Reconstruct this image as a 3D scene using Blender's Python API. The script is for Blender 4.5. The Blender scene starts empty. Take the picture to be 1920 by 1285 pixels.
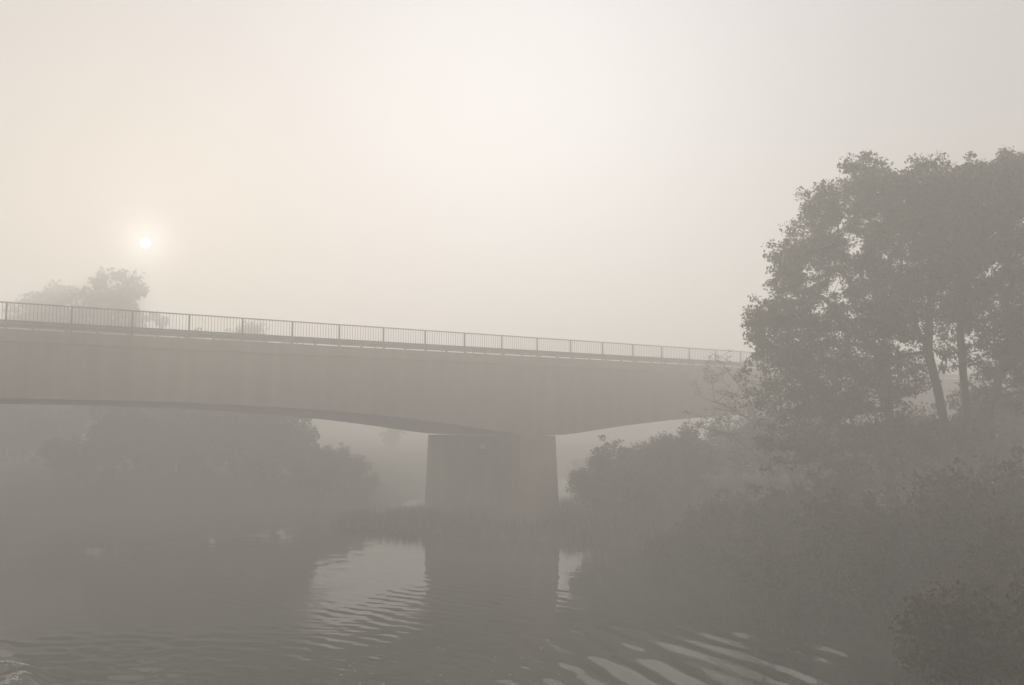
import bpy, math, random
import numpy as np

# ------------------------------------------------------------------ camera, sky, sun, exposure
sc = bpy.context.scene
COL = sc.collection
H_CAM = 6.05
PITCH = math.atan(157.5 / 1750.0)

cam_data = bpy.data.cameras.new('camera')
cam_data.sensor_width = 36.0
cam_data.lens = 36.0 * 1750.0 / 1920.0
cam_data.clip_start = 0.1
cam_data.clip_end = 5000.0
cam = bpy.data.objects.new('camera', cam_data)
COL.objects.link(cam)
cam.location = (0, 0, H_CAM)
cam.rotation_euler = (math.pi / 2 + PITCH, 0, 0)
sc.camera = cam

SUN_EL = math.radians(10.45)
SUN_AZ = math.radians(-21.7)                       # measured from +Y towards +X
SUN_DIR = (math.sin(SUN_AZ) * math.cos(SUN_EL), math.cos(SUN_AZ) * math.cos(SUN_EL), math.sin(SUN_EL))

world = bpy.data.worlds.new('World')
sc.world = world
world.use_nodes = True
wt = world.node_tree
wt.nodes.clear()


def wn(kind, **kw):
    n = wt.nodes.new(kind)
    for k, val in kw.items():
        setattr(n, k, val)
    return n


def wmath(op, a, b=None, clamp=False):
    n = wn('ShaderNodeMath', operation=op, use_clamp=clamp)
    for i, q in enumerate((a, b)):
        if q is None:
            continue
        if isinstance(q, (int, float)):
            n.inputs[i].default_value = q
        else:
            wt.links.new(q, n.inputs[i])
    return n.outputs[0]


def wdot(direction):
    n = wn('ShaderNodeVectorMath', operation='DOT_PRODUCT')
    wt.links.new(w_dir, n.inputs[0])
    n.inputs[1].default_value = direction
    return wmath('MAXIMUM', n.outputs['Value'], 0.0)


w_coord = wn('ShaderNodeTexCoord')
w_norm = wn('ShaderNodeVectorMath', operation='NORMALIZE')
wt.links.new(w_coord.outputs['Generated'], w_norm.inputs[0])
w_dir = w_norm.outputs[0]

w_sky = wn('ShaderNodeTexSky')
w_sky.sky_type = 'NISHITA'
w_sky.sun_disc = False
w_sky.sun_elevation = SUN_EL
w_sky.sun_rotation = SUN_AZ
w_sky.air_density = 1.0
w_sky.dust_density = 6.0
w_sky.ozone_density = 1.0

# the upper fog layer: pale, brighter towards the sun, plus an added bright lobe standing in for lens falloff
sun_dot = wdot(SUN_DIR)
lobe_az, lobe_el = math.radians(1.0), math.radians(15.0)
lobe_dot = wdot((math.sin(lobe_az) * math.cos(lobe_el), math.cos(lobe_az) * math.cos(lobe_el), math.sin(lobe_el)))
up_dot = wdot((0.0, 0.0, 1.0))                         # fog thins upwards, as under any overcast sky
lum = wmath('ADD', 1.65, wmath('MULTIPLY', up_dot, 2.6))
lum = wmath('ADD', lum, wmath('MULTIPLY', wmath('POWER', lobe_dot, 24.0), 3.2))
lum = wmath('ADD', lum, wmath('MULTIPLY', wmath('POWER', sun_dot, 60.0), 0.0))
lum = wmath('ADD', lum, wmath('MULTIPLY', wmath('POWER', sun_dot, 3500.0), 4.0))
lum = wmath('ADD', lum, wmath('MULTIPLY', wmath('POWER', sun_dot, 260.0), 0.5))
disc = wn('ShaderNodeMapRange', interpolation_type='SMOOTHSTEP')
wt.links.new(sun_dot, disc.inputs['Value'])
disc.inputs['From Min'].default_value = math.cos(math.radians(0.29))
disc.inputs['From Max'].default_value = math.cos(math.radians(0.16))
disc.inputs['To Min'].default_value = 0.0
disc.inputs['To Max'].default_value = 420.0
lum = wmath('ADD', lum, disc.outputs['Result'])
fogcol = wn('ShaderNodeVectorMath', operation='SCALE')
fogcol.inputs[0].default_value = (1.0, 0.965, 0.985)
wt.links.new(lum, fogcol.inputs['Scale'])
w_mix = wn('ShaderNodeMix', data_type='RGBA')
w_mix.inputs['Factor'].default_value = 0.975
wt.links.new(w_sky.outputs[0], w_mix.inputs['A'])
wt.links.new(fogcol.outputs[0], w_mix.inputs['B'])
w_bg = wn('ShaderNodeBackground')
w_bg.inputs['Strength'].default_value = 0.1
wt.links.new(w_mix.outputs['Result'], w_bg.inputs['Color'])
w_out = wn('ShaderNodeOutputWorld')
wt.links.new(w_bg.outputs[0], w_out.inputs['Surface'])

sun_data = bpy.data.lights.new('sun', 'SUN')
sun_data.energy = 3.1
sun_data.angle = math.radians(0.53)
sun_data.color = (1.0, 0.95, 0.88)
sun = bpy.data.objects.new('sun', sun_data)
COL.objects.link(sun)
sun.rotation_euler = (math.pi / 2 - SUN_EL, 0, math.pi - SUN_AZ)

FOG_DENSITY = 0.0172
FOG_ANISO = 0.2

vs = sc.view_settings
vs.view_transform = 'Standard'
vs.look = 'None'
vs.exposure = 0.97
vs.gamma = 1.0
vs.use_curve_mapping = False

cy = sc.cycles
cy.use_denoising = True
cy.use_adaptive_sampling = False
cy.max_bounces = 13
cy.diffuse_bounces = 2
cy.glossy_bounces = 3
cy.transmission_bounces = 3
cy.volume_bounces = 10
cy.transparent_max_bounces = 6
cy.caustics_reflective = False
cy.caustics_refractive = False
cy.sample_clamp_indirect = 6.0

rng = np.random.default_rng(11)


# ------------------------------------------------------------------ helpers
def tag(o, label=None, cat=None, group=None, kind=None):
    if label:
        o['label'] = label
    if cat:
        o['category'] = cat
    if group:
        o['group'] = group
    if kind:
        o['kind'] = kind
    return o


def empty(name, loc=(0, 0, 0), rz=0.0):
    o = bpy.data.objects.new(name, None)
    o.empty_display_size = 0.3
    COL.objects.link(o)
    o.location = loc
    o.rotation_euler = (0, 0, rz)
    return o


def link_mesh(name, mesh, parent=None, loc=(0, 0, 0)):
    o = bpy.data.objects.new(name, mesh)
    COL.objects.link(o)
    if parent:
        o.parent = parent
    o.location = loc
    return o


def build(name, verts, faces, mat, parent=None, smooth=False, loc=(0, 0, 0)):
    me = bpy.data.meshes.new(name)
    me.from_pydata([tuple(map(float, q)) for q in verts], [], faces)
    me.materials.append(mat)
    if smooth:
        me.polygons.foreach_set('use_smooth', [True] * len(me.polygons))
    me.update()
    return link_mesh(name, me, parent, loc)


def build_np(name, V, F, mat, parent=None, smooth=False, loc=(0, 0, 0)):
    """V (n,3) float, F (m,k) int with a constant k: quick mesh"""
    V = np.ascontiguousarray(V, dtype=np.float32)
    F = np.ascontiguousarray(F, dtype=np.int32)
    m, k = F.shape
    me = bpy.data.meshes.new(name)
    me.vertices.add(len(V))
    me.vertices.foreach_set('co', V.ravel())
    me.loops.add(m * k)
    me.loops.foreach_set('vertex_index', F.ravel())
    me.polygons.add(m)
    me.polygons.foreach_set('loop_start', np.arange(0, m * k, k, dtype=np.int32))
    if smooth:
        me.polygons.foreach_set('use_smooth', np.ones(m, dtype=bool))
    me.materials.append(mat)
    me.update(calc_edges=True)
    return link_mesh(name, me, parent, loc)


class MB:
    def __init__(self):
        self.v, self.f = [], []

    def add(self, vs_, fs_):
        n = len(self.v)
        self.v += vs_
        self.f += [tuple(i + n for i in q) for q in fs_]

    def box(self, x0, x1, y0, y1, z0, z1):
        self.add([(x0, y0, z0), (x1, y0, z0), (x1, y1, z0), (x0, y1, z0),
                  (x0, y0, z1), (x1, y0, z1), (x1, y1, z1), (x0, y1, z1)],
                 [(0, 3, 2, 1), (4, 5, 6, 7), (0, 1, 5, 4), (1, 2, 6, 5), (2, 3, 7, 6), (3, 0, 4, 7)])

    def frustum(self, lo, hi, z0, z1):
        a, b, c, d = lo
        e, g, h, i = hi
        self.add([(a, c, z0), (b, c, z0), (b, d, z0), (a, d, z0), (e, h, z1), (g, h, z1), (g, i, z1), (e, i, z1)],
                 [(0, 3, 2, 1), (4, 5, 6, 7), (0, 1, 5, 4), (1, 2, 6, 5), (2, 3, 7, 6), (3, 0, 4, 7)])

    def stadium(self, xc, r0, a0, b0, z0, r1, a1, b1, z1, k=10):
        """a wall with rounded ends, tapering from z0 to z1"""
        rings = []
        for r, a, b_, z in ((r0, a0, b0, z0), (r1, a1, b1, z1)):
            ring = []
            for i in range(k + 1):
                t = math.pi + math.pi * i / k
                ring.append((xc + r * math.cos(t), a + 0.5 * r + 0.5 * r * math.sin(t), z))
            for i in range(k + 1):
                t = math.pi * i / k
                ring.append((xc + r * math.cos(t), b_ - 0.5 * r + 0.5 * r * math.sin(t), z))
            rings.append(ring)
        n = len(rings[0])
        self.add(rings[0] + rings[1], [(i, (i + 1) % n, n + (i + 1) % n, n + i) for i in range(n)] +
                 [tuple(range(n - 1, -1, -1)), tuple(range(n, 2 * n))])

    def sweep_x(self, profile, x0, x1):
        """closed profile of (y,z), swept along x"""
        n = len(profile)
        self.add([(x0, y, z) for y, z in profile] + [(x1, y, z) for y, z in profile],
                 [(i, (i + 1) % n, n + (i + 1) % n, n + i) for i in range(n)] +
                 [tuple(range(n - 1, -1, -1)), tuple(range(n, 2 * n))])

    def build(self, name, mat, parent=None, smooth=False):
        return build(name, self.v, self.f, mat, parent, smooth)


# ------------------------------------------------------------------ materials
def new_mat(name):
    m = bpy.data.materials.new(name)
    m.use_nodes = True
    nt = m.node_tree
    b = nt.nodes['Principled BSDF']
    return m, nt, b


def noise(nt, scale, detail=5.0, rough=0.6, coord='Object', stretch=None):
    tc = nt.nodes.new('ShaderNodeTexCoord')
    n = nt.nodes.new('ShaderNodeTexNoise')
    n.inputs['Scale'].default_value = scale
    n.inputs['Detail'].default_value = detail
    n.inputs['Roughness'].default_value = rough
    if stretch:
        mp = nt.nodes.new('ShaderNodeMapping')
        mp.inputs['Scale'].default_value = stretch
        nt.links.new(tc.outputs[coord], mp.inputs['Vector'])
        nt.links.new(mp.outputs[0], n.inputs['Vector'])
    else:
        nt.links.new(tc.outputs[coord], n.inputs['Vector'])
    return n.outputs['Fac']


def ramp(nt, fac, stops):
    r = nt.nodes.new('ShaderNodeValToRGB')
    el = r.color_ramp.elements
    el[0].position, el[0].color = stops[0][0], (*stops[0][1], 1)
    el[1].position, el[1].color = stops[-1][0], (*stops[-1][1], 1)
    for p, c in stops[1:-1]:
        e = el.new(p)
        e.color = (*c, 1)
    nt.links.new(fac, r.inputs['Fac'])
    return r.outputs['Color']


def mixc(nt, fac, a, b, mode='MIX'):
    n = nt.nodes.new('ShaderNodeMix')
    n.data_type = 'RGBA'
    n.blend_type = mode
    for key, q in (('Factor', fac), ('A', a), ('B', b)):
        if isinstance(q, (int, float)):
            n.inputs[key].default_value = q
        elif isinstance(q, tuple):
            n.inputs[key].default_value = (*q, 1)
        else:
            nt.links.new(q, n.inputs[key])
    return n.outputs['Result']


def bump(nt, b, height, strength, dist):
    n = nt.nodes.new('ShaderNodeBump')
    n.inputs['Strength'].default_value = strength
    n.inputs['Distance'].default_value = dist
    nt.links.new(height, n.inputs['Height'])
    nt.links.new(n.outputs[0], b.inputs['Normal'])


def mat_concrete(name, a, bcol, streak=True):
    m, nt, b = new_mat(name)
    c = ramp(nt, noise(nt, 0.7, 8, 0.65), [(0.3, a), (0.7, bcol)])
    if streak:
        s = ramp(nt, noise(nt, 1.0, 6, 0.6, stretch=(1.6, 1.6, 0.12)), [(0.42, (0.55, 0.53, 0.5)), (0.62, (1, 1, 1))])
        c = mixc(nt, 0.35, c, s, 'MULTIPLY')
    nt.links.new(c, b.inputs['Base Color'])
    b.inputs['Roughness'].default_value = 0.85
    bump(nt, b, noise(nt, 12, 6), 0.3, 0.01)
    return m


def mat_plain(name, col, rough=0.6, metal=0.0, var=0.25):
    m, nt, b = new_mat(name)
    c = ramp(nt, noise(nt, 3.0, 5), [(0.3, tuple(q * (1 - var) for q in col)), (0.7, tuple(q * (1 + var) for q in col))])
    nt.links.new(c, b.inputs['Base Color'])
    b.inputs['Roughness'].default_value = rough
    b.inputs['Metallic'].default_value = metal
    return m


def mat_leaf(name, dark, mid, light):
    m, nt, b = new_mat(name)
    c = ramp(nt, noise(nt, 0.55, 4, 0.7), [(0.3, dark), (0.52, mid), (0.72, light)])
    nt.links.new(c, b.inputs['Base Color'])
    b.inputs['Roughness'].default_value = 0.6
    tr = nt.nodes.new('ShaderNodeBsdfTranslucent')
    nt.links.new(c, tr.inputs['Color'])
    mx = nt.nodes.new('ShaderNodeMixShader')
    mx.inputs[0].default_value = 0.3
    out = nt.nodes['Material Output']
    nt.links.new(b.outputs[0], mx.inputs[1])
    nt.links.new(tr.outputs[0], mx.inputs[2])
    nt.links.new(mx.outputs[0], out.inputs['Surface'])
    return m


M = {}
M['concrete'] = mat_concrete('weathered_concrete', (0.23, 0.19, 0.147), (0.29, 0.245, 0.19))
M['kerb'] = mat_concrete('kerb_concrete', (0.17, 0.15, 0.125), (0.23, 0.205, 0.17), False)
M['pier'] = mat_concrete('pier_concrete', (0.25, 0.205, 0.155), (0.31, 0.255, 0.195))
_nt = M['pier'].node_tree
_b = _nt.nodes['Principled BSDF']
_geo = _nt.nodes.new('ShaderNodeNewGeometry')
_sep = _nt.nodes.new('ShaderNodeSeparateXYZ')
_nt.links.new(_geo.outputs['Position'], _sep.inputs[0])
_add = _nt.nodes.new('ShaderNodeMath')
_add.operation = 'ADD'
_nt.links.new(_sep.outputs['Z'], _add.inputs[0])
_nt.links.new(noise(_nt, 1.3, 6, 0.7), _add.inputs[1])
_wet = ramp(_nt, _add.outputs[0], [(0.9, (0.22, 0.24, 0.16)), (1.0, (1, 1, 1))])
_old = _b.inputs['Base Color'].links[0].from_socket
_nt.links.new(mixc(_nt, 1.0, _old, _wet, 'MULTIPLY'), _b.inputs['Base Color'])
M['steel'] = mat_plain('painted_railing_steel', (0.17, 0.16, 0.145), 0.55, 0.2)
M['zinc'] = mat_plain('galvanised_guardrail', (0.2, 0.19, 0.175), 0.5, 0.5)
M['asphalt'] = mat_plain('asphalt', (0.05, 0.05, 0.05), 0.9)
M['plate'] = mat_plain('pale_plate', (0.7, 0.68, 0.62), 0.5, var=0.08)
M['bark'] = mat_plain('bark', (0.055, 0.045, 0.036), 0.9, var=0.4)
M['leaf_green'] = mat_leaf('leaf_green', (0.024, 0.024, 0.008), (0.046, 0.04, 0.011), (0.08, 0.062, 0.018))
M['leaf_olive'] = mat_leaf('leaf_olive', (0.03, 0.024, 0.008), (0.06, 0.042, 0.012), (0.1, 0.062, 0.018))
M['leaf_rust'] = mat_leaf('leaf_rust', (0.05, 0.036, 0.016), (0.09, 0.06, 0.026), (0.13, 0.085, 0.036))
M['foam'] = mat_plain('foam_white', (0.55, 0.55, 0.52), 0.7, var=0.1)
M['earth'] = mat_plain('bank_earth', (0.05, 0.05, 0.028), 0.95, var=0.5)
M['grass'] = mat_leaf('bank_grass', (0.04, 0.05, 0.016), (0.06, 0.065, 0.022), (0.09, 0.08, 0.03))

m, nt, b = new_mat('river_water')
b.inputs['Base Color'].default_value = (0.04, 0.043, 0.034, 1)
b.inputs['Roughness'].default_value = 0.01
b.inputs['IOR'].default_value = 1.4
bump(nt, b, noise(nt, 5.0, 3, 0.55, stretch=(1.0, 0.8, 1.0)), 0.07, 0.015)
M['water'] = m


# ------------------------------------------------------------------ the setting: ground and river
YS = np.array([-90, 0, 10, 14, 18, 24, 34, 43, 47, 49.5, 51.5, 53.5, 57, 62, 66, 69, 73, 90, 140, 200, 560], float)
XR_ = np.array([10, 8, 7.2, 7.5, 8.7, 10.2, 11.0, 10.2, 8.0, 3.0, -3.5, -8.0, -10.5, -10.5, -8, 0, 8, 17, 42, 80, 260], float)
YL = np.array([-90, 20, 50, 60, 64, 67, 70, 74, 78, 84, 110, 140, 200, 560], float)
XL_ = np.array([-70, -62, -56, -46, -36, -25, -15.5, -11.5, -11, -10, -4, 9, 45, 200], float)


def right_shore(y):
    return np.interp(y, YS, XR_)


def left_shore(y):
    return np.interp(y, YL, XL_)


def wob(x, y):
    return (0.5 * np.sin(x * 0.9 + 0.4 * y) + 0.6 * np.sin(y * 0.53 + 1.3) + 0.35 * np.sin(x * 0.31 - y * 0.77))


def ground_z(x, y):
    x = np.asarray(x, float)
    y = np.asarray(y, float)
    d = np.maximum(x - right_shore(y), left_shore(y) - x) + 0.7 * wob(x, y)
    z = np.interp(d, [-6, -1.5, 0, 1.5, 5, 14, 60, 300], [-3.0, -1.0, -0.08, 0.9, 2.0, 2.7, 3.6, 5.0])
    spit = 1 / (1 + np.exp((x - 6.5) / 0.8)) / (1 + np.exp(-(y - 46) / 0.8)) / (1 + np.exp((y - 76) / 0.8)) / (1 + np.exp(-(x + 16) / 1.0))
    z = np.where(z > 0, z * (1 - 0.8 * spit), z)          # the low spit on which the pier stands
    return z + 0.12 * wob(x * 2.1, y * 1.7) * np.clip(d / 3, 0, 1)


def spread(lo, hi, f0, f1, step, n):
    core = np.arange(f0, f1, step)
    left = f0 - (f0 - lo) * np.linspace(0, 1, n)[1:] ** 2.2
    right = f1 + (hi - f1) * np.linspace(0, 1, n) ** 2.2
    return np.concatenate([left[::-1], core, right])


def sheet(name, xs, ys, zfun, mat):
    X, Y = np.meshgrid(xs, ys)
    Z = zfun(X, Y)
    V = np.stack([X.ravel(), Y.ravel(), Z.ravel()], 1)
    nx, ny = len(xs), len(ys)
    i = np.arange(ny - 1)[:, None] * nx + np.arange(nx - 1)[None, :]
    i = i.ravel()
    F = np.stack([i, i + 1, i + 1 + nx, i + nx], 1)
    return build_np(name, V, F, mat, smooth=True)


tag(sheet('ground', spread(-450, 450, -60, 50, 0.9, 40), spread(-85, 540, 0, 130, 0.9, 40), ground_z, M['earth']),
    kind='structure')


def bell(x, lo, hi, soft):
    return 1 / (1 + np.exp(-(x - lo) / soft)) * 1 / (1 + np.exp((x - hi) / soft))


def water_z(X, Y):
    z = np.zeros_like(X)
    r2 = np.random.default_rng(5)
    # faint ripples everywhere near the camera
    for k in range(14):
        lam = r2.uniform(0.35, 1.7)
        a = r2.uniform(0, math.pi)
        ph = r2.uniform(0, 6.28)
        amp = 0.0005 * lam
        z += amp * np.sin(2 * math.pi / lam * (X * math.cos(a) + Y * math.sin(a)) + ph +
                          0.8 * np.sin(0.31 * X + 0.23 * Y + ph))
    # long-crested wash of the boat, right of the middle
    m1 = bell(X, -0.2, 11.0, 0.6) * bell(Y, 12, 27.5, 0.8)
    t1 = np.zeros_like(X)
    for k in range(3):
        lam = (1.02, 0.92, 1.35)[k]
        a = math.radians(20.5 + (0, 5, -6)[k])
        t1 += lam * np.sin(2 * math.pi / lam * (X * math.cos(a) + Y * math.sin(a)) + r2.uniform(0, 6.28) +
                           0.9 * np.sin(0.6 * Y + 0.3 * X + k) + 0.35 * np.sin(1.5 * Y - 0.6 * X + 2 * k))
    z += 0.0150 * m1 * t1
    m2 = bell(X, -12, 0.5, 1.0) * bell(Y, 22, 37, 1.2)
    t2 = np.zeros_like(X)
    for k in range(9):
        lam = r2.uniform(0.3, 0.8)
        a = math.radians(35) + r2.normal(0, 0.35)
        t2 += lam * np.sin(2 * math.pi / lam * (X * math.cos(a) + Y * math.sin(a)) + r2.uniform(0, 6.28) +
                           0.9 * np.sin(0.5 * Y + 0.4 * X + k))
    z += 0.0043 * (m2 + 0.25 * bell(X, -12, 8, 1.0) * bell(Y, 36, 46, 2)) * t2
    # bow wave and the chop behind it, lower left
    m3 = bell(X, -17, -8.0, 0.8) * bell(Y, 16, 27.5, 0.8)
    ch = np.zeros_like(X)
    for k in range(10):
        lam = r2.uniform(0.35, 1.1)
        a = r2.normal(1.35, 0.35)
        ph = r2.uniform(0, 6.28)
        ch += 0.015 * lam * np.sin(2 * math.pi / lam * (X * math.cos(a) + Y * math.sin(a)) + ph +
                                   1.2 * np.sin(0.9 * X + 0.7 * Y + ph))
    z += m3 * ch
    s = np.hypot((X + 12.9) / 1.75, (Y - 22.2) / 1.8)
    z += 0.24 * np.exp(-((s - 0.85) / 0.22) ** 2) * bell(X, -17, -10, 0.35) + 0.1 * np.exp(-s ** 2 * 1.2)
    return z


tag(sheet('river_water', spread(-448, 448, -18, 14, 0.11, 40), spread(-80, 538, 16, 56, 0.12, 40), water_z, M['water']),
    kind='structure')

# ------------------------------------------------------------------ the bridge (local x along the deck, y away from the viewer)
BR_ANG = math.radians(90 - 55.1)
bridge = empty('road_bridge', (-21.056, 38.6, 1.1), BR_ANG)
tag(bridge, 'long concrete road bridge with arched underside and steel railing crossing the misty river', 'bridge')
UX, UY = math.cos(BR_ANG), math.sin(BR_ANG)


def bridge_to_world(t, y):
    return -21.056 + t * UX - y * UY, 38.6 + t * UY + y * UX


TC = 27.67
LEFT_D = [0, 1.3, 4.8, 8.2, 12, 15.5, 21, 27, 30]
LEFT_Z = [4.42, 4.46, 4.95, 5.35, 5.68, 5.88, 6.07, 6.12, 6.12]
RIGHT_D = [0, 1.3, 3.75, 7.2, 9.6, 12.8, 15.2, 17.6, 25, 38]
RIGHT_Z = [4.42, 4.36, 4.69, 5.08, 5.29, 5.53, 5.67, 5.76, 5.95, 6.0]


def soffit(t):
    d = t - TC
    if d < -30:
        d = -60 - d            # the next spans mirror about mid-span
    if d > 30:
        d = 60 - d
    if d < -30:
        d = -30
    if d < 0:
        return float(np.interp(-d, LEFT_D, LEFT_Z))
    return float(np.interp(d, RIGHT_D, RIGHT_Z))


T0, T1 = -72.0, 112.0
ts = [T0] + [float(q) for q in np.arange(-71, 111.5, 1.5)] + [T1]
sof = np.array([soffit(t) for t in ts])
for _ in range(1):
    sof[1:-1] = 0.25 * sof[:-2] + 0.5 * sof[1:-1] + 0.25 * sof[2:]
gv, gf = [], []
for t, z in zip(ts, sof):
    gv += [(t, 0.0, float(z)), (t, 11.0, float(z)), (t, 11.0, 8.47), (t, 0.0, 8.47)]
for i in range(len(ts) - 1):
    a, c = 4 * i, 4 * i + 4
    for k in range(4):
        gf.append((a + k, c + k, c + (k + 1) % 4, a + (k + 1) % 4))
gf += [(0, 1, 2, 3), tuple(reversed([4 * (len(ts) - 1) + k for k in range(4)]))]
build('girder', gv, [tuple(reversed(q)) for q in gf], M['concrete'], bridge)

mb = MB()
mb.box(T0, T1, 2.5, 8.5, 8.475, 8.88)
mb.build('road_deck', M['asphalt'], bridge)
for y0, y1 in ((-0.07, 2.497), (8.503, 11.07)):
    mb = MB()
    t = T0
    while t < T1 - 0.1:                                    # cast in bays with open joints
        mb.box(t + 0.01, min(t + 7.5, T1) - 0.01, y0, y1, 8.478, 9.0)
        t += 7.5
    mb.build('walkway_kerb', M['concrete'], bridge)

# piers
for tc in (TC, TC - 60, TC + 60):
    pier = MB()
    pier.stadium(tc, 1.68, -0.6, 11.6, -4.4, 1.36, -0.26, 11.26, 4.12)
    pier = pier.build('pier', M['pier'], bridge)
    mb = MB()
    mb.stadium(tc, 1.35, -0.25, 11.25, 4.122, 1.35, -0.25, 11.25, 4.4)
    mb.build('bearing_course', M['pier'], pier)
for t0, t1 in ((108.0, 118.0), (-80.0, -69.0)):
    mb = MB()
    mb.box(t0, t1, -0.4, 11.4, -2.5, 5.85 if t0 > 0 else 4.3)
    mb.build('abutment', M['pier'], bridge)

# railings
box_meshes = {}


def shared_box(key, sx, sy, z0, z1, mat):
    if key not in box_meshes:
        q = MB()
        q.box(-sx / 2, sx / 2, -sy / 2, sy / 2, z0, z1)
        me = bpy.data.meshes.new(key)
        me.from_pydata(q.v, [], q.f)
        me.materials.append(mat)
        me.update()
        box_meshes[key] = me
    return box_meshes[key]


def railing(yr, ta, tb, full):
    mb = MB()
    mb.box(ta, tb, yr - 0.03, yr + 0.03, 10.085, 10.135)
    r = mb.build('railing', M['steel'], bridge)
    mb = MB()
    mb.box(ta, tb, yr - 0.018, yr + 0.018, 9.2, 9.235)
    mb.build('bottom_rail', M['steel'], r)
    post = shared_box('railing_post', 0.075, 0.06, 9.0, 10.084, M['steel'])
    bal = shared_box('baluster', 0.018, 0.018, 9.236, 10.084, M['steel'])
    n0, n1 = math.ceil(ta / 2.5), math.floor(tb / 2.5)
    singles = 0
    rest = MB()
    for n in range(n0, n1 + 1):
        t = n * 2.5
        if full:
            link_mesh('post', post, r, (t, yr, 0))
        else:
            rest.box(t - 0.045, t + 0.045, yr - 0.033, yr + 0.033, 9.0, 10.083)
        for j in range(1, 17):
            q = t + j * 2.5 / 17
            if q > tb:
                break
            if full and -1.8 < q and singles < 300:
                link_mesh('baluster', bal, r, (q, yr, 0))
                singles += 1
            else:
                rest.box(q - 0.009, q + 0.009, yr - 0.009, yr + 0.009, 9.237, 10.083)
    o = rest.build('railing_bars', M['steel'], r)
    o['kind'] = 'stuff'


railing(0.05, -40.0, 112.0, True)
railing(10.95, -40.0, 112.0, False)

W_PROF = [(0.0, 0.33), (-0.03, 0.32), (-0.075, 0.27), (-0.075, 0.22), (-0.02, 0.185), (-0.02, 0.145), (-0.075, 0.11),
          (-0.075, 0.06), (-0.03, 0.01), (0.0, 0.0), (0.006, 0.0), (-0.024, 0.012), (-0.068, 0.065), (-0.068, 0.105),
          (-0.013, 0.142), (-0.013, 0.188), (-0.068, 0.225), (-0.068, 0.265), (-0.024, 0.318), (0.006, 0.33)]


def guardrail(yg, side):
    mb = MB()
    prof = [(yg + side * y, 9.29 + z) for y, z in W_PROF]
    if side > 0:
        prof = prof[::-1]
    mb.sweep_x(prof, -40, 112)
    g = mb.build('guardrail', M['zinc'], bridge)
    post = shared_box('guardrail_post', 0.09, 0.12, 9.001, 9.56, M['zinc'])
    t = -8.0
    while t < 60:
        link_mesh('post', post, g, (t, yg + side * 0.075, 0))
        t += 1.333


guardrail(2.35, -1)
guardrail(8.65, 1)

# small pale plate on the pier's flank
px, py = bridge_to_world(TC - 1.412, 3.95)
plate = empty('pier_plate', (px, py, 4.72), BR_ANG)
tag(plate, 'small pale rectangular plate fixed high on the bridge pier', 'sign')
mb = MB()
mb.box(-0.02, 0.0, -0.24, 0.24, 0.0, 0.24)
mb.build('panel', M['plate'], plate)
mb = MB()
mb.box(0.001, 0.035, -0.2, -0.16, 0.05, 0.19)
mb.build('bracket', M['zinc'], plate)
mb = MB()
mb.box(0.001, 0.035, 0.16, 0.2, 0.05, 0.19)
mb.build('bracket', M['zinc'], plate)


# ------------------------------------------------------------------ trees and shrubs
def tubes(segs, sides=6):
    """segs: list of (p0, p1, r0, r1)"""
    n = len(segs)
    P0 = np.array([s[0] for s in segs])
    P1 = np.array([s[1] for s in segs])
    R0 = np.array([s[2] for s in segs])
    R1 = np.array([s[3] for s in segs])
    D = P1 - P0
    L = np.linalg.norm(D, axis=1, keepdims=True) + 1e-9
    D = D / L
    P1 = P1 + D * np.minimum(L * 0.15, R1[:, None])
    up = np.where(np.abs(D[:, 2:3]) < 0.9, np.array([[0, 0, 1.0]]), np.array([[1.0, 0, 0]]))
    A = np.cross(D, up)
    A /= np.linalg.norm(A, axis=1, keepdims=True) + 1e-9
    B = np.cross(D, A)
    th = np.arange(sides) * 2 * math.pi / sides
    ring = A[:, None, :] * np.cos(th)[None, :, None] + B[:, None, :] * np.sin(th)[None, :, None]
    V = np.concatenate([P0[:, None] + ring * R0[:, None, None], P1[:, None] + ring * R1[:, None, None]], 1)
    base = np.arange(n)[:, None] * 2 * sides
    i = np.arange(sides)
    j = (i + 1) % sides
    F = np.stack([base + i, base + sides + i, base + sides + j, base + j], -1).reshape(-1, 4)
    return V.reshape(-1, 3), F


def leaves(centres, r, n_each, size, gen, flat=0.75):
    n = len(centres) * n_each
    C = np.repeat(centres, n_each, axis=0)
    rr = np.repeat(np.asarray(r) * np.ones(len(centres)), n_each)[:, None]
    off = gen.normal(0, 1, (n, 3))
    off /= np.linalg.norm(off, axis=1, keepdims=True) + 1e-9
    off *= gen.uniform(0.05, 1, (n, 1)) ** 0.55
    off[:, 2] *= flat
    P = C + off * rr
    a = gen.normal(0, 1, (n, 3))
    a /= np.linalg.norm(a, axis=1, keepdims=True) + 1e-9
    b_ = np.cross(a, gen.normal(0, 1, (n, 3)))
    b_ /= np.linalg.norm(b_, axis=1, keepdims=True) + 1e-9
    s = size * gen.uniform(0.45, 1.6, (n, 1))
    V = np.stack([P - a * s, P + b_ * s * 0.55, P + a * s, P - b_ * s * 0.55], 1).reshape(-1, 3)
    F = np.arange(n * 4).reshape(-1, 4)
    return V, F


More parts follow.
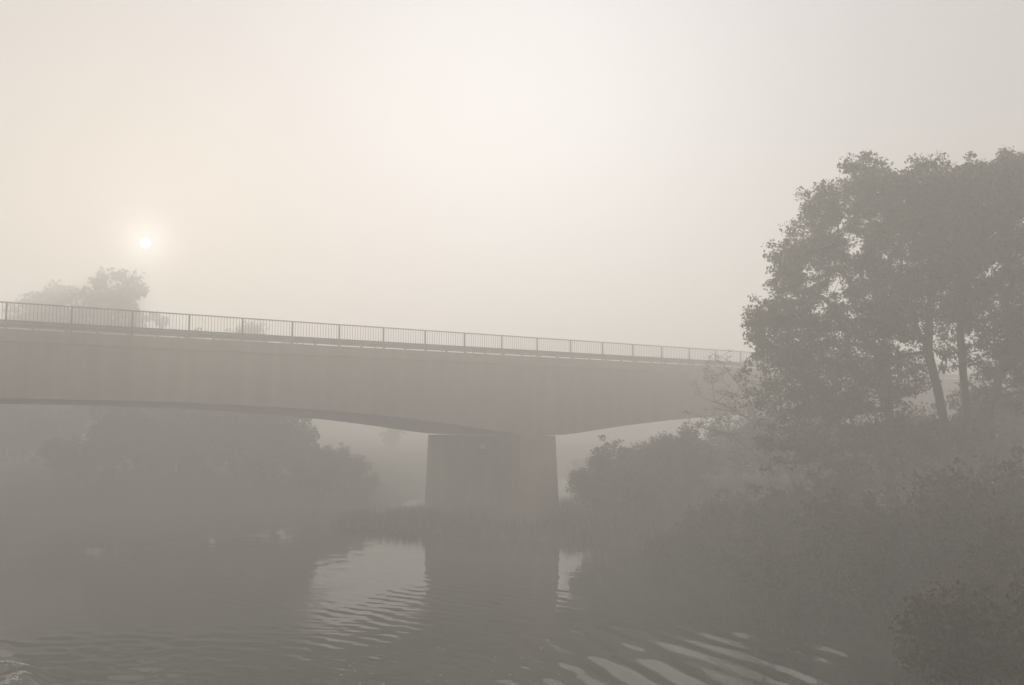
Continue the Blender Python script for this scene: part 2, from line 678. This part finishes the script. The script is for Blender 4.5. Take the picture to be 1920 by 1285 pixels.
def grow(trunks, ellipsoids, n_clumps, clump_r, n_leaf, leaf, seed, base_r=0.25, bare=0.0, shell=0.55, carve=0.0):
    """trunks: list of polylines (local), ellipsoids: list of (centre, radii, weight). Returns wood mesh and leaf mesh arrays."""
    g = np.random.default_rng(seed)
    w = np.array([e[2] for e in ellipsoids], float)
    w /= w.sum()
    pts = []
    for k, e in enumerate(ellipsoids):
        n = max(3, int(round(n_clumps * w[k])))
        d = g.normal(0, 1, (n, 3))
        d /= np.linalg.norm(d, axis=1, keepdims=True)
        rad = g.uniform(0, 1, (n, 1)) ** (1 / 3.0)
        rad = shell + (1 - shell) * rad if shell > 0 else rad
        rad = np.where(g.uniform(0, 1, (n, 1)) < 0.3, rad * g.uniform(0.3, 0.9, (n, 1)), rad)
        d *= rad * (1 + 0.15 * g.normal(0, 1, (n, 1)))
        pts.append(np.array(e[0]) + d * np.array(e[1]))
    pts = np.concatenate(pts)
    pts = pts[pts[:, 2] > 0.25]
    if carve > 0:
        ph = g.uniform(0, 6.28, 9)
        f_ = 2 * math.pi / carve
        fld = (np.sin(pts[:, 0] * f_ + ph[0] + 1.3 * np.sin(pts[:, 1] * f_ * 0.6 + ph[1])) +
               np.sin(pts[:, 2] * f_ * 1.1 + ph[2] + 1.3 * np.sin(pts[:, 0] * f_ * 0.7 + ph[3])) +
               np.sin(pts[:, 1] * f_ * 0.9 + ph[4]))
        pts = pts[fld > -1.0]
    # skeleton nodes from the trunks
    nodes, parent = [], []
    for poly in trunks:
        poly = np.array(poly, float)
        start = len(nodes)
        for i in range(len(poly) - 1):
            L = np.linalg.norm(poly[i + 1] - poly[i])
            m_ = max(1, int(L / 0.6))
            for q in range(m_):
                nodes.append(poly[i] + (poly[i + 1] - poly[i]) * q / m_)
                parent.append(len(nodes) - 2 if len(nodes) - 1 > start else -1)
        nodes.append(poly[-1])
        parent.append(len(nodes) - 2)
    n_tr = len(nodes)
    root_z = min(q[2] for q in nodes)
    tn = np.array(nodes)
    order = np.argsort(np.min(np.linalg.norm(pts[:, None] - tn[None, :], axis=2), axis=1))
    tips = []
    arr = list(nodes)
    for oi in order:
        p = pts[oi]
        A = np.array(arr)
        dv = p - A
        dist = np.linalg.norm(dv, axis=1)
        cost = dist + np.where(A[:, 2] > p[2] + 0.1, 0.8 * (A[:, 2] - p[2]), 0) + np.where(A[:, 2] < root_z + 1.2, 1.5, 0)
        j = int(np.argmin(cost))
        L = dist[j]
        m_ = max(1, min(5, int(L / 0.55)))
        last = j
        sag = g.normal(0, 0.10, 3) * L
        for q in range(1, m_ + 1):
            s = q / m_
            pp = A[j] + dv[j] * s + sag * math.sin(math.pi * s) + np.array([0, 0, 0.10 * L * math.sin(math.pi * s)])
            arr.append(pp)
            parent.append(last)
            last = len(arr) - 1
        tips.append(last)
    N = len(arr)
    load = np.zeros(N)
    for tpt in tips:
        load[tpt] += 1
    for i in range(N - 1, -1, -1):
        if parent[i] >= 0:
            load[parent[i]] += load[i]
    mx = max(load.max(), 1)
    R = base_r * (np.maximum(load, 0.6) / mx) ** 0.46
    segs = []
    for i in range(N):
        if parent[i] >= 0:
            a = parent[i]
            ra = min(R[a], R[i] * 1.6)
            segs.append((arr[a], arr[i], max(ra, 0.008), max(R[i], 0.006)))
    # twigs inside each clump
    T = np.array([arr[t] for t in tips])
    rr = clump_r * g.uniform(0.65, 1.3, len(T))
    for t_, r_ in zip(T, rr):
        for q in range(4):
            d = g.normal(0, 1, 3)
            d /= np.linalg.norm(d)
            d[2] = abs(d[2]) * 0.8
            segs.append((t_, t_ + d * r_ * 0.95, 0.011, 0.004))
    W = tubes(segs, 6)
    keep = g.uniform(0, 1, len(T)) >= bare
    Lf = leaves(T[keep], rr[keep], n_leaf, leaf, g)
    return W, Lf


def plant(name, loc, spec, wood, leaf, parts=('trunk', 'crown')):
    root = empty(name, loc)
    (WV, WF), (LV, LF) = spec
    build_np(parts[0], WV, WF, M[wood], root, True)
    build_np(parts[1], LV, LF, M[leaf], root)
    return root


def copy_plant(src, loc, rz, scale, name=None):
    r = src.copy()
    COL.objects.link(r)
    if name:
        r.name = name
    r.location = loc
    r.rotation_euler = (0, 0, rz)
    r.scale = scale
    for ch in src.children:
        c = ch.copy()
        COL.objects.link(c)
        c.parent = r
    return r


F_PX = 1750.0
CP, SP = math.cos(PITCH), math.sin(PITCH)


def at(px_, py_, Y):
    a = (px_ - 960) / F_PX
    b_ = (642.5 - py_) / F_PX
    k = Y / (CP - b_ * SP)
    return np.array([a * k, Y, H_CAM + (SP + b_ * CP) * k])


def photo_tree(name, Y, trunks, blobs, n, cr, nl, leaf_s, seed, base_r, mat, bare=0.0):
    """trunks / blobs measured in the photograph and set at their distance"""
    base = at(*trunks[0][0][:2], Y)
    gz = float(ground_z(base[0], Y))
    org = np.array([base[0], Y, gz])
    tr = []
    for k, poly in enumerate(trunks):
        pp = [at(q[0], q[1], Y + (q[2] if len(q) > 2 else 0)) - org for q in poly]
        if k == 0:
            pp[0] = np.array([0, 0, -0.2])
        tr.append(pp)
    el = []
    for (bx, by, dy, rx, rz_, w_) in blobs:
        c = at(bx, by, Y + dy) - org
        s = (Y + dy) / F_PX
        el.append((c, (rx * s, (rx * 0.5 + rz_ * 0.5) * s, rz_ * s), w_))
    return plant(name, tuple(org), grow(tr, el, n, cr, nl, leaf_s, seed, base_r, bare, carve=1.5 if n > 400 else 0.0), 'bark', mat)


GR_TALL = 'tall broadleaf trees on the right bank'
t = photo_tree('broadleaf_tree', 33,
               [[(1668, 960), (1668, 800), (1664, 690), (1655, 600), (1640, 500)], [(1664, 690), (1600, 610), (1545, 560)],
                [(1655, 600), (1690, 500), (1690, 430)]],
               [(1560, 600, 0, 120, 130, 3), (1480, 620, -1, 85, 75, 2), (1530, 470, 0.5, 80, 70, 1.6), (1552, 395, 0, 50, 50, 0.9), (1478, 520, 0, 50, 55, 0.8), (1448, 620, -0.5, 45, 60, 0.8), (1620, 430, 1, 95, 95, 2.2),
                (1500, 730, -1.5, 105, 75, 2), (1600, 760, -1, 115, 80, 2), (1660, 560, 1, 75, 90, 1.5), (1690, 690, 0.5, 55, 60, 0.6), (1620, 840, -1, 120, 45, 1.2), (1480, 830, -1.5, 70, 50, 0.8), (1560, 690, 1, 130, 90, 1.6)],
               1750, 0.33, 46, 0.054, 21, 0.165, 'leaf_olive')
tag(t, 'broad spreading tree hiding the right end of the bridge, its foliage reaching lowest', 'tree', GR_TALL)
t = photo_tree('broadleaf_tree', 31.5,
               [[(1778, 960), (1772, 800), (1758, 730), (1740, 660), (1742, 600), (1750, 520), (1745, 430)],
                [(1740, 660), (1705, 580), (1670, 500)]],
               [(1650, 380, 1, 75, 70, 2), (1740, 370, 0, 85, 60, 2), (1720, 470, 0, 110, 80, 2.4), (1765, 410, 0.5, 110, 90, 2.2), (1640, 560, 1, 70, 80, 1), (1770, 550, 0.5, 60, 60, 1),
                (1620, 330, 0.5, 50, 40, 0.7), (1690, 600, -1, 60, 40, 0.7), (1800, 660, 1.5, 70, 60, 0.5), (1720, 830, 1, 90, 45, 0.9), (1650, 700, 2, 70, 70, 0.6)],
               1450, 0.32, 46, 0.054, 22, 0.15, 'leaf_green')
tag(t, 'tall tree with forked trunk leaning left behind the bank bushes', 'tree', GR_TALL)
t = photo_tree('broadleaf_tree', 32.5,
               [[(1825, 960), (1814, 800), (1806, 700), (1800, 620), (1812, 520), (1830, 420)], [(1800, 620), (1780, 540)]],
               [(1860, 360, 0, 85, 65, 2.2), (1850, 470, 0, 100, 70, 2.2), (1830, 540, 0.5, 110, 60, 1.2), (1800, 450, 1, 70, 70, 1), (1840, 580, 0.5, 70, 50, 0.8),
                (1890, 330, 0, 60, 45, 1), (1850, 740, 1.5, 60, 60, 0.5), (1790, 820, 1, 80, 40, 0.7), (1900, 640, 1, 60, 60, 0.5)],
               1150, 0.32, 46, 0.054, 23, 0.135, 'leaf_olive')
tag(t, 'tall tree with a straight upright trunk at the right of the picture', 'tree', GR_TALL)
t = photo_tree('broadleaf_tree', 30.5,
               [[(1838, 960), (1850, 790), (1872, 710), (1905, 620), (1940, 520), (1960, 420)], [(1872, 710), (1862, 650), (1880, 580)],
                [(1905, 620), (1860, 600)]],
               [(1950, 390, 0, 90, 90, 2), (1950, 520, 0, 95, 80, 2), (1920, 640, 0, 80, 60, 1.4), (2010, 600, 1, 90, 90, 1.5),
                (1960, 720, 0.5, 70, 60, 0.8)],
               900, 0.32, 46, 0.054, 24, 0.125, 'leaf_green')
tag(t, 'tree leaning right with crooked trunk, cut by the right edge of the picture', 'tree', GR_TALL)

# the thin half-bare tree in front of the bridge's right span
t = photo_tree('sparse_tree', 44,
               [[(1452, 960), (1440, 870), (1425, 800), (1400, 740), (1360, 690)], [(1425, 800), (1370, 765), (1315, 745)],
                [(1440, 870), (1370, 815), (1310, 800)], [(1400, 740), (1395, 690), (1330, 660)], [(1440, 870), (1380, 850), (1330, 845)]],
               [(1370, 735, 0, 65, 55, 2), (1350, 690, 0, 45, 35, 1), (1350, 795, 0, 65, 40, 2.4), (1400, 820, 0, 50, 50, 2)],
               200, 0.36, 7, 0.05, 31, 0.055, 'leaf_olive', bare=0.45)
tag(t, 'thin half bare tree with spreading twigs against the bridge', 'tree')


# shrubs: four prototypes
def shrub_spec(h, r, n, nl, leaf_s, seed, cr=0.45):
    g = np.random.default_rng(seed)
    tr = []
    for k in range(5):
        a = k * 1.256 + g.uniform(-0.4, 0.4)
        tr.append([(0.12 * math.cos(a), 0.12 * math.sin(a), -0.15),
                   (0.3 * r * math.cos(a), 0.3 * r * math.sin(a), 0.4 * h),
                   (0.5 * r * math.cos(a), 0.5 * r * math.sin(a), 0.8 * h)])
    el = [((0, 0, 0.5 * h), (0.85 * r, 0.85 * r, 0.5 * h), 3)]
    for k in range(6):
        a = g.uniform(0, 6.28)
        q = g.uniform(0.3, 0.75) * r
        el.append(((q * math.cos(a), q * math.sin(a), g.uniform(0.35, 0.8) * h), (0.4 * r, 0.4 * r, 0.24 * h), 1))
    return grow(tr, el, n, cr, nl, leaf_s, seed, 0.06, shell=0.3)


first_spots = {}
SHRUBS = [shrub_spec(4.0, 2.2, 330, 40, 0.07, 41, 0.36), shrub_spec(3.2, 2.4, 320, 40, 0.07, 42, 0.36),
          shrub_spec(4.6, 1.9, 320, 40, 0.07, 43, 0.36)]
SH_MAT = ['leaf_green', 'leaf_olive', 'leaf_green']
GR_SHRUB = 'bushes crowding the right bank'
proto = {}


def shrub(kind, x, y, s, rz, label, sz=None, group=GR_SHRUB, name='bank_bush'):
    z = float(ground_z(x, y))
    scale = (s, s, sz or s)
    if kind not in proto:
        o = plant(name, (x, y, z), SHRUBS[kind], 'bark', SH_MAT[kind], ('stem', 'foliage'))
        o.rotation_euler = (0, 0, rz)
        o.scale = scale
        proto[kind] = o
    else:
        o = copy_plant(proto[kind], (x, y, z), rz, scale, name)
    tag(o, label, 'bush', group)
    return o


gs = random.Random(3)
COMMON = 'dense leafy bush in the dim mass of bushes below the tall trees'
BS = 0.98
SPECIAL = {(1980, 12.6): 'bush added to darken the bottom right corner, nearest to the viewer',  # added foliage, stands in for the dark falloff of the frame corner
           (1925, 15.5): 'bush added to darken the corner, just above the nearest one, at the right edge of the picture',
           (1300, 43): 'bush overhanging the water below the twigs of the thin half bare tree',
           (1690, 25.5): 'bush at the waterline right of the striped ripples, below the tall trees'}
# beside the pier and under the right span
shrub(2, *at(1160, 900, 53)[:2], 0.9, 0.3, 'pointed bush next to the pier with twigs poking up into the light')
shrub(0, *at(1122, 900, 54)[:2], 0.78, 1.4, 'low rounded bush nearest the right side of the pier')
shrub(1, *at(1225, 900, 52)[:2], 0.98, 2.0, 'bush under the right arch between the pointed bush and the thin tree')
shrub(0, *at(1285, 900, 51)[:2], 0.86, 0.9, 'rounded bush at the foot of the thin half bare tree')
shrub(1, *at(1200, 900, 50.5)[:2], 0.72, 4.0, 'low spreading bush overhanging the water under the right arch')
for (bx, Y, k, s) in [(1300, 43, 1, 0.9), (1360, 42, 2, 0.85), (1370, 40.5, 0, 0.9), (1440, 41, 1, 0.9), (1450, 36, 2, 0.85), (1530, 36, 0, 0.85),
                      (1545, 31.5, 1, 0.85), (1620, 31, 2, 0.72), (1640, 28, 0, 0.78), (1730, 29, 1, 0.8), (1690, 25.5, 2, 0.68),
                      (1770, 25.5, 0, 0.75), (1800, 22, 1, 0.8), (1850, 27, 2, 0.72), (1890, 23.5, 0, 0.78), (1940, 26, 1, 0.85),
                      (1860, 18.5, 1, 0.75), (1930, 19.5, 2, 0.66), (1925, 15.5, 0, 0.7), (1990, 20.5, 0, 0.8), (1980, 12.6, 1, 0.75), (1862, 14.8, 0, 0.55), (1800, 18.6, 2, 0.55), (1330, 57, 1, 0.7),  # the nearest ones are added to deepen the dark corner
                      (1385, 58, 0, 0.7), (1290, 59, 2, 0.55), (1440, 55, 1, 1.0), (1500, 50, 0, 1.0), (1590, 46, 2, 0.95), (1680, 42, 1, 1.1), (1780, 41, 0, 1.1), (1880, 40, 2, 1.1)]:
    p = at(bx, 900, Y * BS)
    shrub(k, p[0], p[1], s * 1.1 * gs.uniform(0.92, 1.1), gs.uniform(0, 6.28),
          SPECIAL.get((bx, Y), COMMON))

# left bank beyond the bridge and the far trees in the fog
FAR = [grow([[(0, 0, -0.3), (0.2, 0, 4), (0.1, 0.2, 9), (0, 0, 13)], [(0.2, 0, 4), (2, 0.5, 8)], [(0.2, 0, 5), (-2.2, -0.3, 9)]],
            [((0, 0, 11), (4.6, 4.6, 5.5), 3), ((1.8, 0, 8), (3.4, 3.4, 3.2), 1.2), ((-2.2, 0.5, 8), (3, 3, 3), 1.2), ((0, 0, 15), (2.6, 2.6, 2.5), 1)],
            230, 0.95, 60, 0.19, 51, 0.35),
       grow([[(0, 0, -0.3), (-0.1, 0, 3), (0.1, 0.2, 7), (0.3, 0, 11)], [(-0.1, 0, 3), (2, 0.5, 6)], [(-0.1, 0, 3.4), (-1.8, -0.3, 6)]],
            [((0, 0, 8), (4.2, 4.2, 5.2), 3), ((2.2, 0, 6), (2.6, 2.6, 3), 1.2), ((-2.0, 0.5, 5), (3, 3, 3.2), 1.2), ((0.3, 0, 4), (3.2, 3.2, 3.2), 1.4)],
            240, 0.9, 60, 0.18, 52, 0.3)]
far_proto = {}


def far_tree(kind, x, y, s, rz, label, group, sz=None, mat='leaf_green'):
    z = float(ground_z(x, y)) - 0.1
    if kind not in far_proto:
        o = plant('bank_tree', (x, y, z), FAR[kind], 'bark', mat)
        o.rotation_euler = (0, 0, rz)
        o.scale = (s, s, sz or s)
        far_proto[kind] = o
    else:
        o = copy_plant(far_proto[kind], (x, y, z), rz, (s, s, sz or s), 'bank_tree')
    tag(o, label, 'tree', group)
    return o


G1 = 'trees on the left bank seen under the bridge'
UNDER = 'misty tree crowded behind the left span, seen under the bridge'
for (bx, Y, sc_, a, lab) in [(515, 76, 0.85, 2.2, 'full tree whose edge cuts the bright opening under the left arch'), (455, 77, 0.88, 1.0, UNDER),
                             (390, 76, 0.85, 3.1, UNDER), (325, 77, 0.8, 5.0, UNDER), (255, 76.5, 0.8, 4.1, UNDER), (440, 83, 0.9, 0.4, UNDER),
                             (360, 83, 0.74, 2.9, UNDER), (290, 83, 0.76, 1.6, UNDER)]:
    p = at(bx, 800, Y)
    far_tree(1, p[0], p[1], sc_, a, lab, G1)
for i, (bx, Y, sc_) in enumerate([(652, 75, 0.88), (602, 73.5, 1.15), (690, 76.5, 0.5), (562, 72.5, 1.15), (510, 72, 1.2), (450, 71, 1.3), (390, 70.5, 1.2), (330, 70, 1.3),
                                  (270, 69, 1.2), (210, 68.5, 1.1), (140, 67.5, 1.0), (70, 80, 1.2), (10, 79, 1.15), (-60, 78, 1.2), (105, 83, 1.4), (25, 84, 1.4),
                                  (712, 71, 0.52), (738, 71, 0.46), (765, 71.5, 0.48), (793, 72, 0.44), (822, 73, 0.5)]):
    p = at(bx, 800, Y)
    shrub((2, 1, 0)[i % 3], p[0], p[1], sc_, i * 1.7,
          ('slim pointed bush standing clear in the opening left of the pier' if i == 0 else
           'lowest bush at the water, nearest the left side of the pier' if i == 2 else
           'small low bush on the spit showing between the left bank and the pier' if i > 15 else
           'bush at the waterline of the left bank, seen under the bridge'),
          None, 'bushes along the left bank beyond the bridge')
G2 = 'far trees fading in the fog above the railing'
p = at(218, 700, 95)
far_tree(0, p[0], p[1], 1.09, 0.6, 'tall round far tree in the fog above the railing, just below the sun', G2)
p = at(130, 700, 97)
far_tree(1, p[0], p[1], 1.25, 1.9, 'lower far tree in the fog between the two rounder ones above the railing', G2, 1.36)
p = at(80, 700, 96)
far_tree(0, p[0], p[1], 1.0, 3.3, 'leftmost far tree in the fog above the railing', G2)
p = at(458, 700, 98)
far_tree(0, p[0], p[1], 0.82, 2.6, 'treetop barely rising over the railing right of the sun', G2)
G3 = 'faint trees far up the river'
FAINT = 'faint tree far up the river, almost lost in the fog'
for (bx, Y, s, k) in [(735, 125, 0.35, 1), (1085, 112, 0.4, 1)]:
    p = at(bx, 800, Y)
    far_tree(k, p[0], p[1], s, gs.uniform(0, 6), FAINT, G3)

# grass and reeds of the right bank: uncountable ground cover
gg = np.random.default_rng(8)
n = 40000
gy = gg.uniform(8, 74, n)
gx = right_shore(gy) + gg.uniform(-0.8, 15, n)
gz = ground_z(gx, gy)
ok = gz > -0.05
gx, gy, gz = gx[ok], gy[ok], gz[ok]
n = len(gx)
hh = gg.uniform(0.25, 0.9, n)
a = gg.uniform(0, 6.28, n)
w_ = 0.02
lean = gg.normal(0, 0.22, (n, 2)) * hh[:, None]
V = np.stack([np.stack([gx - w_ * np.cos(a), gy - w_ * np.sin(a), gz - 0.05], 1),
              np.stack([gx + w_ * np.cos(a), gy + w_ * np.sin(a), gz - 0.05], 1),
              np.stack([gx + lean[:, 0], gy + lean[:, 1], gz + hh], 1)], 1).reshape(-1, 3)
tag(build_np('bank_grass', V, np.arange(3 * n).reshape(-1, 3), M['grass']), 'rough grass covering the right river bank', 'grass', kind='stuff')

# foam flecks drifting on the water and broken foam on the bow wave
fl = MB()
gr = random.Random(9)


def fleck(x, y, r):
    z = float(water_z(np.array([[x]]), np.array([[y]]))[0, 0]) + 0.004
    k = 6
    ring = []
    for i in range(k):
        q = r * gr.uniform(0.55, 1.2)
        ring.append((x + q * 1.5 * math.cos(i * 6.283 / k), y + q * math.sin(i * 6.283 / k), z))
    fl.add(ring + [(x, y, z + r * 0.35)], [(i, (i + 1) % k, k) for i in range(k)])


for i in range(38):
    p_x, p_y = gr.uniform(600, 1060), 1285 - 75 * gr.random() ** 1.3
    d_ = at(p_x, p_y, 1.0) - np.array([0, 0, H_CAM])
    k_ = -H_CAM / d_[2]
    fleck(d_[0] * k_, d_[1] * k_, gr.uniform(0.008, 0.035))
for i in range(520):
    a_ = gr.uniform(-0.6, 2.4)
    q_ = 0.85 + gr.gauss(0, 0.06)
    fx, fy = -12.9 + 1.75 * q_ * math.cos(a_), 22.2 + 1.8 * q_ * math.sin(a_)
    if math.sin(fx * 5.1 + fy * 3.3) + math.sin(fy * 7.3 - fx * 2.2) > -0.3:
        fleck(fx, fy, gr.uniform(0.008, 0.03))
tag(fl.build('foam_flecks', M['foam']), 'scattered white foam flecks drifting on the dark water', 'foam', kind='stuff')

# ------------------------------------------------------------------ the fog itself
mf = bpy.data.materials.new('fog')
mf.use_nodes = True
ft = mf.node_tree
ft.nodes.clear()
pv = ft.nodes.new('ShaderNodeVolumePrincipled')
pv.inputs['Color'].default_value = (0.993, 0.972, 0.926, 1)
pv.inputs['Density'].default_value = FOG_DENSITY
pv.inputs['Anisotropy'].default_value = FOG_ANISO
fo = ft.nodes.new('ShaderNodeOutputMaterial')
ft.links.new(pv.outputs[0], fo.inputs['Volume'])
mb = MB()
mb.box(-460, 460, -95, 550, -5.5, 23.0)
tag(mb.build('haze', mf), 'pale river fog filling the whole valley', 'fog', kind='stuff')
